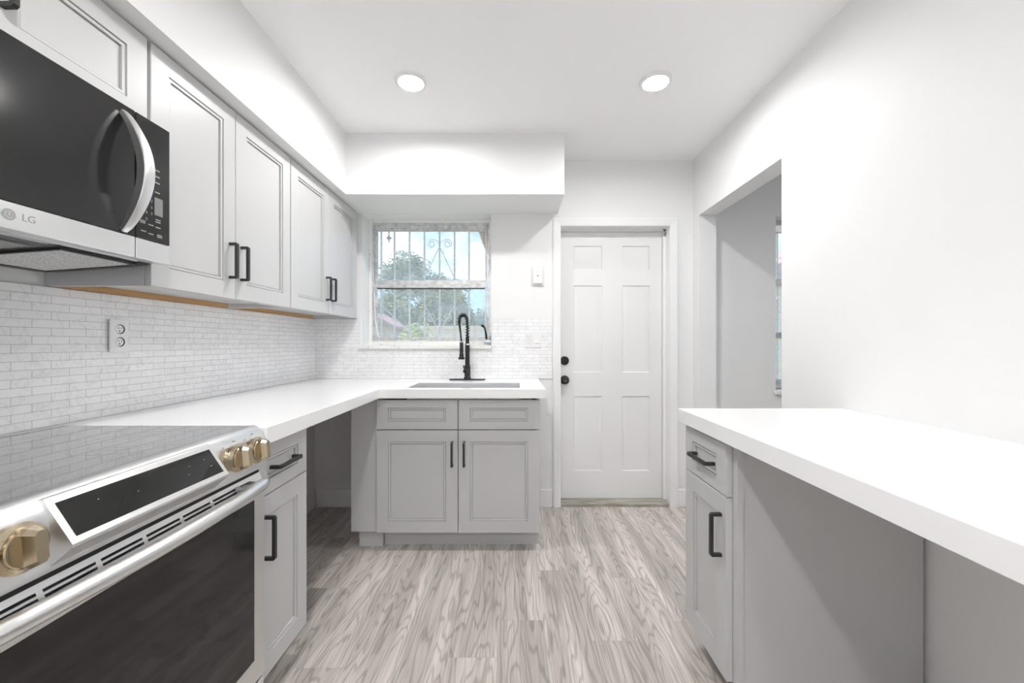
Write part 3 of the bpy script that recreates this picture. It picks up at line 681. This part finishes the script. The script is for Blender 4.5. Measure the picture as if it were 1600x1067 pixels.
# knobs
for ky in (20.3, 23.45, 42.0, 45.05):
    kz = 34.0; ax = Vector((1, 0, .09)).normalized()
    b = BM(); lathe(b, (-29.45, ky, kz), ax, [(1.32, 0), (1.3, .62), (1.44, .66), (1.46, .8), (1.32, .86), (1.2, .9), (1.12, .95), (1.12, 1.15), (1.05, 1.2)], 40); kb = obj('knob', b, M_brass, cp, label='champagne brass knob')
    u, v, a = frame_of(ax)
    b = BM(); c0 = Vector((-29.45, ky, kz)) + a*.95
    ol = [(-1.05, .22), (-.8, .5), (.8, .5), (1.05, .22), (1.05, -.22), (.8, -.5), (-.8, -.5), (-1.05, -.22)]
    for A0, A1, s0, s1 in ((0, .6, 1.1, 1.1), (.6, 1.1, 1.1, .9)):
        r0 = [b.verts.new(c0 + a*A0 + v*(p*s0) + u*(q*s0)) for p, q in ol]; r1 = [b.verts.new(c0 + a*A1 + v*(p*s1) + u*(q*s1*.7 if s1 < 1 else q*1.1)) for p, q in ol]
        for k in range(8): b.faces.new((r0[k], r0[(k+1) % 8], r1[(k+1) % 8], r1[k]))
        if A0 == 0: b.faces.new(r0[::-1])
        else: b.faces.new(r1)
    bmesh.ops.remove_doubles(b, verts=b.verts[:], dist=.001)
    obj('grip', b, M_brass, kb, sharp=20)
    b = BM()
    for k in range(7):
        an = -.9 + k*.52 + PI/2+1.2
        p = Vector((-29.45, ky, kz)) + a*.885 + (u*math.cos(an)+v*math.sin(an))*1.14
        lathe(b, p, a, [(.06, 0), (.06, .03)], 8)
    obj('knob_marks', b, M_brassd, kb)
    b = BM(); lathe(b, c0 + a*.3 + v*1.02, v, [(.08, 0), (.07, .06)], 10); obj('pointer_dot', b, M_red, kb, label='red pointer dot')
b = BM()
for uy, dz in ((40.9, 35.35), (42.6, 35.62), (44.2, 35.4), (45.6, 35.7)): box(b, -29.75, -29.5, uy-.08, uy+.08, dz-.04, dz+.05)
obj('panel_marks', b, M_greyp, cp)
# dark gap under the panel
b = BM(); box(b, -31.6, -29.9, RY0+.3, RY1-.3, 30.9, 31.4); obj('vent_gap', b, M_dark, t)
# oven door with vents and window
DZt, DZb = 30.95, 7.4
us = [RY0+.05]; 
groups = [(21.7+3.6*k+.18, 21.7+3.6*(k+1)-.18) for k in range(6)]
for a, c_ in groups: us += [a, c_]
us += [RY1-.05]
vs = [28.85, 29.90, 30.09, 30.25, 30.44, DZt]
b = BM(); grid(b, us, vs, lambda i, j: not (i % 2 == 1 and j in (1, 3)), -31.4, RXF, lambda u, v, w_: (w_ - (max(0, v-29.4)*.4 if w_ == RXF else 0), u, v))
us = [RY0+.05, RY0+1.85, RY1-1.85, RY1-.05]; vs = [DZb, 10.0, 28.25, 28.85]
grid(b, us, vs, lambda i, j: not (i == 1 and j == 1), -31.4, RXF, lambda u, v, w_: (w_, u, v))
bmesh.ops.remove_doubles(b, verts=b.verts[:], dist=.001)
dr = obj('oven_door', b, M_steel, t, sharp=30)
b = BM(); box(b, -31.55, -31.3, RY0+1, RY1-1, 29.0, 30.8); obj('vent_back', b, M_dark, dr)
b = BM(); box(b, -30.2, RXF-.03, RY0+1.86, RY1-1.86, 10.01, 28.24); obj('oven_window', b, M_blackglass, dr, label='black glass oven window')
# bowed handle
b = BM(); hp = []; HZ = 30.55
for k in range(41):
    q = k/40; y = 19.6 + q*(45.45-19.6); e_ = min(q, 1-q)/.12
    x = -27.6 if e_ >= 1 else -27.6 - .35*(1-e_)**2
    hp.append((x+.95*math.sin(q*PI), y, HZ - (.12*(1-min(e_, 1)))))
rs_ = [.62]*41; rs_[0] = rs_[40] = .42; rs_[1] = rs_[39] = .58
tube(b, hp, .6, 20, rs=rs_)
for yy in (21.2, 43.9):
    s_ = 1 if yy > 30 else -1
    box(b, -30.0+.55, -27.6, yy-.8, yy+.8, 29.7, 30.75, .25, 2)
obj('door_handle', b, M_steel2, dr, sharp=60, label='bowed stainless towel-bar handle')
b = BM(); box(b, -31.6, RXF-.05, RY0+.05, RY1-.05, 1.6, 6.9, .08); dw = obj('storage_drawer', b, M_steel, t)
b = BM(); box(b, -31.6, RXF-.5, RY0+.4, RY1-.4, 6.85, 7.45); obj('drawer_gap', b, M_dark, dw)

# ================================================================ MICROWAVE
MX = -40.6; MY0, MY1 = 17.7, 47.6; MZ0, MZ1 = 55.2, 70.9
t = thing('microwave', 'stainless over-the-range microwave hood with black glass door', 'microwave', (-48, 32.6, 54.4))
b = BM()
prism(b, [(XL+.02, 71.0), (MX-1.6, 71.0), (MX-1.6, 55.5), (-43.2, 55.1), (-53.6, 54.35), (XL+.02, 54.4)], lambda a, c_, w_: (a, w_, c_), MY0+.15, MY1-.15); obj('body', b, M_under, t)
b = BM(); box(b, MX-1.55, MX, MY0, 43.25, MZ0, 57.4, .06); lo = obj('lower_band', b, M_steel, t, label='stainless lower band')
b = BM(); box(b, MX-1.55, MX, 43.35, MY1, MZ0, 57.4, .06); obj('lower_band', b, M_steel, t)
b = BM(); box(b, MX-1.5, MX, MY0, 43.25, 57.45, MZ1, .08); gd = obj('door', b, M_mwglass, t, label='black glass door')
b = BM(); box(b, MX-1.5, MX, 43.35, MY1, 57.45, MZ1, .08); kp = obj('control_panel', b, M_mwglass, t, label='black keypad panel')
b = BM(); box(b, MX-1.5, MX-.02, MY0+1.6, 41.2, 58.4, 70.1); obj('door_window', b, M_mwglass, gd)
# handle: curved flat band
b = BM(); ha = []
for k in range(33):
    q = k/32; z = 57.65 + q*12.3; bow = math.sin(q*PI)**.8
    ha.append((MX + .15 + 2.55*bow, z, .28 + .36*bow))
HYc = 41.75
rows = []
for k, (x, z, th) in enumerate(ha):
    k0, k1 = max(k-1, 0), min(k+1, 32); tx, tz = ha[k1][0]-ha[k0][0], ha[k1][1]-ha[k0][1]; l_ = math.hypot(tx, tz); nx, nz = tz/l_, -tx/l_
    w_ = .42 + .36*math.sin(k/32*PI)**.6
    rows.append([b.verts.new(p) for p in ((x+nx*.12, HYc-w_*.7, z+nz*.12), (x+nx*.22, HYc-w_*.45, z+nz*.22), (x+nx*.22, HYc+w_*.6, z+nz*.22), (x+nx*.08, HYc+w_, z+nz*.08), (x-nx*th, HYc+w_*.9, z-nz*th), (x-nx*th, HYc-w_*.7, z-nz*th))])
for A, B in zip(rows, rows[1:]):
    for k in range(6): b.faces.new((A[k], A[(k+1) % 6], B[(k+1) % 6], B[k]))
b.faces.new(rows[0][::-1]); b.faces.new(rows[-1]); obj('door_handle', b, M_steel2, gd, sharp=40, label='bowed stainless handle')
# keypad prints
rx = Matrix(((0, 0, 1, 0), (1, 0, 0, 0), (0, 1, 0, 0), (0, 0, 0, 1)))     # text plane -> facing +X, reading along +Y
def put(s, y, z, size, m, parent, nm):
    return obj(nm, text_bm(s, size, .006, Matrix.Translation((MX+.008, y, z)) @ rx), m, parent)
digs = ['1', '2', '3', '4', '5', '6', '7', '8', '9', '', '0', '']
bigb = BM()
def addtext(bm, s, y, z, size):
    q = text_bm(s, size, .006, Matrix.Translation((MX+.008, y, z)) @ rx); me = bpy.data.meshes.new('q'); q.to_mesh(me); q.free(); bm.from_mesh(me); bpy.data.meshes.remove(me)
for k, s_ in enumerate(digs):
    if s_: addtext(bigb, s_, 43.95+(k % 3)*.62, 61.9-(k//3)*.72, .42)
obj('keypad_digits', bigb, M_keypad, kp)
b = BM()
for yy, zz in ((44.75, 66.0), (44.75, 65.75), (45.9, 65.6), (44.7, 65.1), (45.9, 64.9), (44.7, 64.4), (45.9, 64.2), (44.75, 63.3), (44.75, 63.05), (45.9, 63.1), (46.0, 60.0), (46.0, 59.75), (44.1, 59.4), (44.1, 59.2), (45.1, 59.2), (46.0, 59.15), (44.2, 58.3), (45.1, 58.2), (46.2, 58.3), (46.2, 58.1)):
    box(b, MX, MX+.012, yy-.32, yy+.32, zz-.06, zz+.06)
obj('keypad_labels', b, M_keypad, kp)
b = BM(); box(b, MX, MX+.012, 45.55, 46.6, 60.5, 62.5); obj('keypad_sticker', b, mat('sticker', g(.22), .5), kp, label='small grey sticker patch')
# logo
b = BM(); lathe(b, (MX, 32.4, 56.35), (1, 0, 0), [(.46, 0), (.46, .03)], 32); obj('logo_emblem', b, M_greyp, lo)
b = BM(); tube(b, [(MX+.035, 32.4+.28*math.cos(a), 56.35+.28*math.sin(a)) for a in [PI/3+k*.25 for k in range(19)]], .025, 6)
box(b, MX+.02, MX+.05, 32.38, 32.43, 56.25, 56.55); obj('logo_mark', b, M_steel2, lo)
obj('logo_lettering', text_bm('LG', .82, .012, Matrix.Translation((MX+.012, 33.75, 56.35)) @ rx), M_greyp, lo)
# underside: filter and lamp cover
def und(x, dz=0): return 54.35 + (x+53.6)/(53.6-43.2)*.75 - dz
for a, c_ in ((20.5, 29.0), (38.6, 46.0)):
    b = BM(); grid(b, [-53.4, -43.4], [a, c_], lambda i, j: True, .12, .02, lambda u, v, w_: (u, v, und(u)-w_)); fl = obj('grease_filter', b, M_filter, t, label='perforated aluminium grease filter')
    b = BM(); grid(b, [-53.7, -53.4, -43.4, -43.1], [a-.3, a, c_, c_+.3], lambda i, j: not (i == 1 and j == 1), .22, .0, lambda u, v, w_: (u, v, und(u)-w_)); obj('filter_frame', b, M_under, fl)
b = BM(); grid(b, [-48, -44.5], [30.5, 37], lambda i, j: True, .12, .0, lambda u, v, w_: (u, v, und(u)-w_)); obj('lamp_cover', b, M_greyp, t)
b = BM(); box(b, MX-3.3, MX-1.6, MY0+.2, 45.2, 55.12, 55.3); obj('lower_lip', b, M_chrome, t)

# ================================================================ WALL PLATES
t = thing('wall_outlet', 'white outlet plate standing proud of the tiles above the cooktop end', 'outlet', (XL+.3, 56.7, 44.8))
b = BM(); box(b, XL+.3, XL+.55, 55.6, 57.9, 45.2, 48.8); obj('box', b, M_greyp, t)
b = BM(); box(b, XL+.55, XL+.8, 55.35, 58.05, 44.75, 49.3, .08, 2); obj('cover_plate', b, M_plastic, t)
for zz in (47.95, 46.15):
    b = BM(); lathe(b, (XL+.78, 56.75, zz), (1, 0, 0), [(.66, 0), (.66, .04)], 28); rc = obj('receptacle', b, M_dark, t, label='dark round socket hole')
    b = BM(); lathe(b, (XL+.8, 56.6, zz), (1, 0, 0), [(.55, 0), (.55, .08), (.5, .1)], 28); obj('socket_face', b, M_plastic, rc)
    b = BM(); box(b, XL+.89, XL+.91, 56.35, 56.43, zz+.02, zz+.3); box(b, XL+.89, XL+.91, 56.8, 56.88, zz+.02, zz+.3); lathe(b, (XL+.89, 56.55, zz-.27), (1, 0, 0), [(.1, 0), (.1, .02)], 10); obj('slots', b, M_dark, rc)
t = thing('switch_plate', 'white double plate with outlet and rocker switch on the tiles by the door', 'switch plate', (5.4, YB-.5, 44.8))
b = BM(); box(b, 3.2, 7.65, YB-.55, YB-.3, 44.8, 49.4, .08, 2); obj('cover_plate', b, M_plastic, t)
b = BM(); box(b, 3.75, 5.05, YB-.62, YB-.5, 45.75, 48.45, .05); oc = obj('receptacle', b, M_plastic, t)
b = BM()
for zz in (47.7, 46.3): box(b, 4.12, 4.2, YB-.64, YB-.61, zz, zz+.28); box(b, 4.6, 4.68, YB-.64, YB-.61, zz, zz+.28); box(b, 4.34, 4.46, YB-.64, YB-.61, zz-.25, zz-.13)
box(b, 4.15, 4.65, YB-.64, YB-.61, 47.02, 47.12)
obj('slots', b, M_dark, oc)
b = BM(); ring(b, 3.7, 5.1, 45.7, 48.5, .05, YB-.565, YB-.54); obj('gap_line', b, M_greyp, t)
b = BM(); prism(b, [(YB-.55, 45.75), (YB-.75, 46.0), (YB-.58, 47.1), (YB-.62, 48.45), (YB-.5, 48.45), (YB-.5, 45.75)], lambda a, c_, w_: (w_, a, c_), 5.8, 7.1); obj('rocker', b, M_plastic, t)
t = thing('wall_plate', 'small white blank plate with one dark dot beside the door casing', 'wall plate', (6.6, YB, 62))
b = BM(); box(b, 4.9, 8.4, YB-.3, YB, 62.0, 67.6, .1, 2); cpz = obj('cover_plate', b, M_plastic, t)
b = BM(); box(b, 5.3, 8.0, YB-1.0, YB-.28, 62.6, 66.4, .15, 2); dv = obj('device', b, M_plastic, t)
b = BM(); lathe(b, (6.7, YB-1.0, 64.8), (0, -1, 0), [(.17, 0), (.14, .05)], 12); obj('indicator', b, M_dark, dv, label='dark dot')

# ================================================================ OUTSIDE
b = BM(); box(b, -1500, 1500, YB+9, 2600, -30, -8); wmesh('ground', b, M_grass)
def tree(name, x, y, z, rx, ry, rz, n, leaf, m, label, seed, trunk=True, size=1.0):
    rd = random.Random(seed); t = thing(name, label, 'tree' if trunk else 'shrub', (x, y, -8))
    b = BM(); cl = [tuple(Vector((rd.gauss(0, 1), rd.gauss(0, 1), rd.gauss(0, 1))).normalized()*rd.random()**.5*.85) for _ in range(34)]
    for k in range(n):
        c = cl[rd.randrange(len(cl))]; v = Vector((rd.gauss(0, 1), rd.gauss(0, 1), rd.gauss(0, 1))).normalized()*rd.random()**.4*.42
        p = Vector((x + (c[0]+v.x)*rx, y + (c[1]+v.y)*ry, z + (c[2]+v.z)*rz))
        if p.z < -7: continue
        d = Vector((rd.gauss(0, 1), rd.gauss(0, 1), rd.gauss(0, 1))).normalized(); u, w_, _ = frame_of(d); s = leaf*rd.uniform(.6, 1.3)
        vs_ = [b.verts.new(q) for q in (p-u*s, p+w_*s*.45+d*s*.1, p+u*s, p-w_*s*.45+d*s*.1)]; b.faces.new(vs_)
    obj('foliage', b, m, t)
    b = BM(); tube(b, [(x, y, -8), (x+rd.uniform(-4, 4), y, z*.4), (x, y, z)], 4, 8, rs=[rx*.07+.8, rx*.05+.6, .6]); 
    for k in range(7):
        c = cl[k]; tube(b, [(x, y, z*.45+k*2), (x+c[0]*rx*.8, y+c[1]*ry*.8, z+c[2]*rz)], 1, 5, rs=[rx*.03+.3, .3])
    obj('trunk', b, M_bark, t); return t
def at(px, py, Y): return ((px-803)*Y/630, Y, 46+(536-py)*Y/630)
for px, py, Y, rx, rz, n, m, lab, sd in (
    (628, 432, 1200, 44, 38, 6500, M_leaf1, 'grey-green tree filling the left half of the upper sash', 1),
    (690, 455, 1360, 42, 26, 3000, M_leaf1, 'smaller grey-green tree behind the middle of the window', 2),
    (614, 494, 620, 44, 36, 6500, M_leaf2, 'dark green bush behind the pink-roofed shed', 3),
    (674, 492, 760, 50, 36, 8000, M_leaf2, 'olive green tree seen through the middle of the lower sash', 4),
    (716, 492, 900, 26, 32, 3600, M_leaf2, 'olive green tree behind the faucet', 5),
    (758, 508, 1040, 24, 24, 2400, M_leaf1, 'pale tree at the right edge of the lower sash', 6)):
    x, y, z = at(px, py, Y); k = Y/630; tree('tree', x, y, z, rx*k, 42, rz*k, n, 2.6*k+.9, m, lab, sd)
x, y, z = at(650, 524, 330); tree('shrub', x, y, z, 13, 12, 10, 700, 1.6, M_leaf3, 'yellow-green shrub low in the lower sash', 7, False)
t = thing('garden_shed', 'small peach garden shed with a pink roof at the left of the window view', 'shed', (-165, 520, -8))
sx0, sx1 = -190, -143; 
b = BM(); prism(b, [(sx0, -8), (sx1, -8), (sx1, 66), ((sx0+sx1)/2, 78), (sx0, 66)], lambda a, c_, w_: (a, w_, c_), 470, 520); obj('walls', b, M_peach, t)
b = BM(); mxx = (sx0+sx1)/2
prism(b, [(sx0-5, 63), (mxx, 79), (sx1+5, 63), (sx1+5, 66), (mxx, 83), (sx0-5, 66)], lambda a, c_, w_: (a, w_, c_), 464, 524); obj('roof', b, M_pinkroof, t)
b = BM(); box(b, -105, -25, 455, 463, -8, 62); box(b, -107, -23, 453, 465, 62, 65.5); tag(obj('garden_wall', b, M_beige), 'low garden wall with a pale cap behind the faucet', 'garden wall')
t = thing('neighbour_house', 'beige neighbouring house seen through the next room window', 'house', (290, 330, -8))
b = BM(); box(b, 175, 420, 300, 480, -8, 92); obj('walls', b, M_beige, t)
b = BM(); prism(b, [(165, 92), (297, 150), (430, 92)], lambda a, c_, w_: (a, w_, c_), 290, 490); obj('roof', b, M_pinkroof, t)
b = BM(); prism(b, [(-12.3, 84), (-7.0, 84), (-7.0, 72.8), (-8.7, 74.2)], lambda a, c_, w_: (a, w_, c_), 122.0, 124.8)
tag(obj('awning_bracket', b, M_beige), 'beige awning bracket at the top right outside the kitchen window', 'bracket')
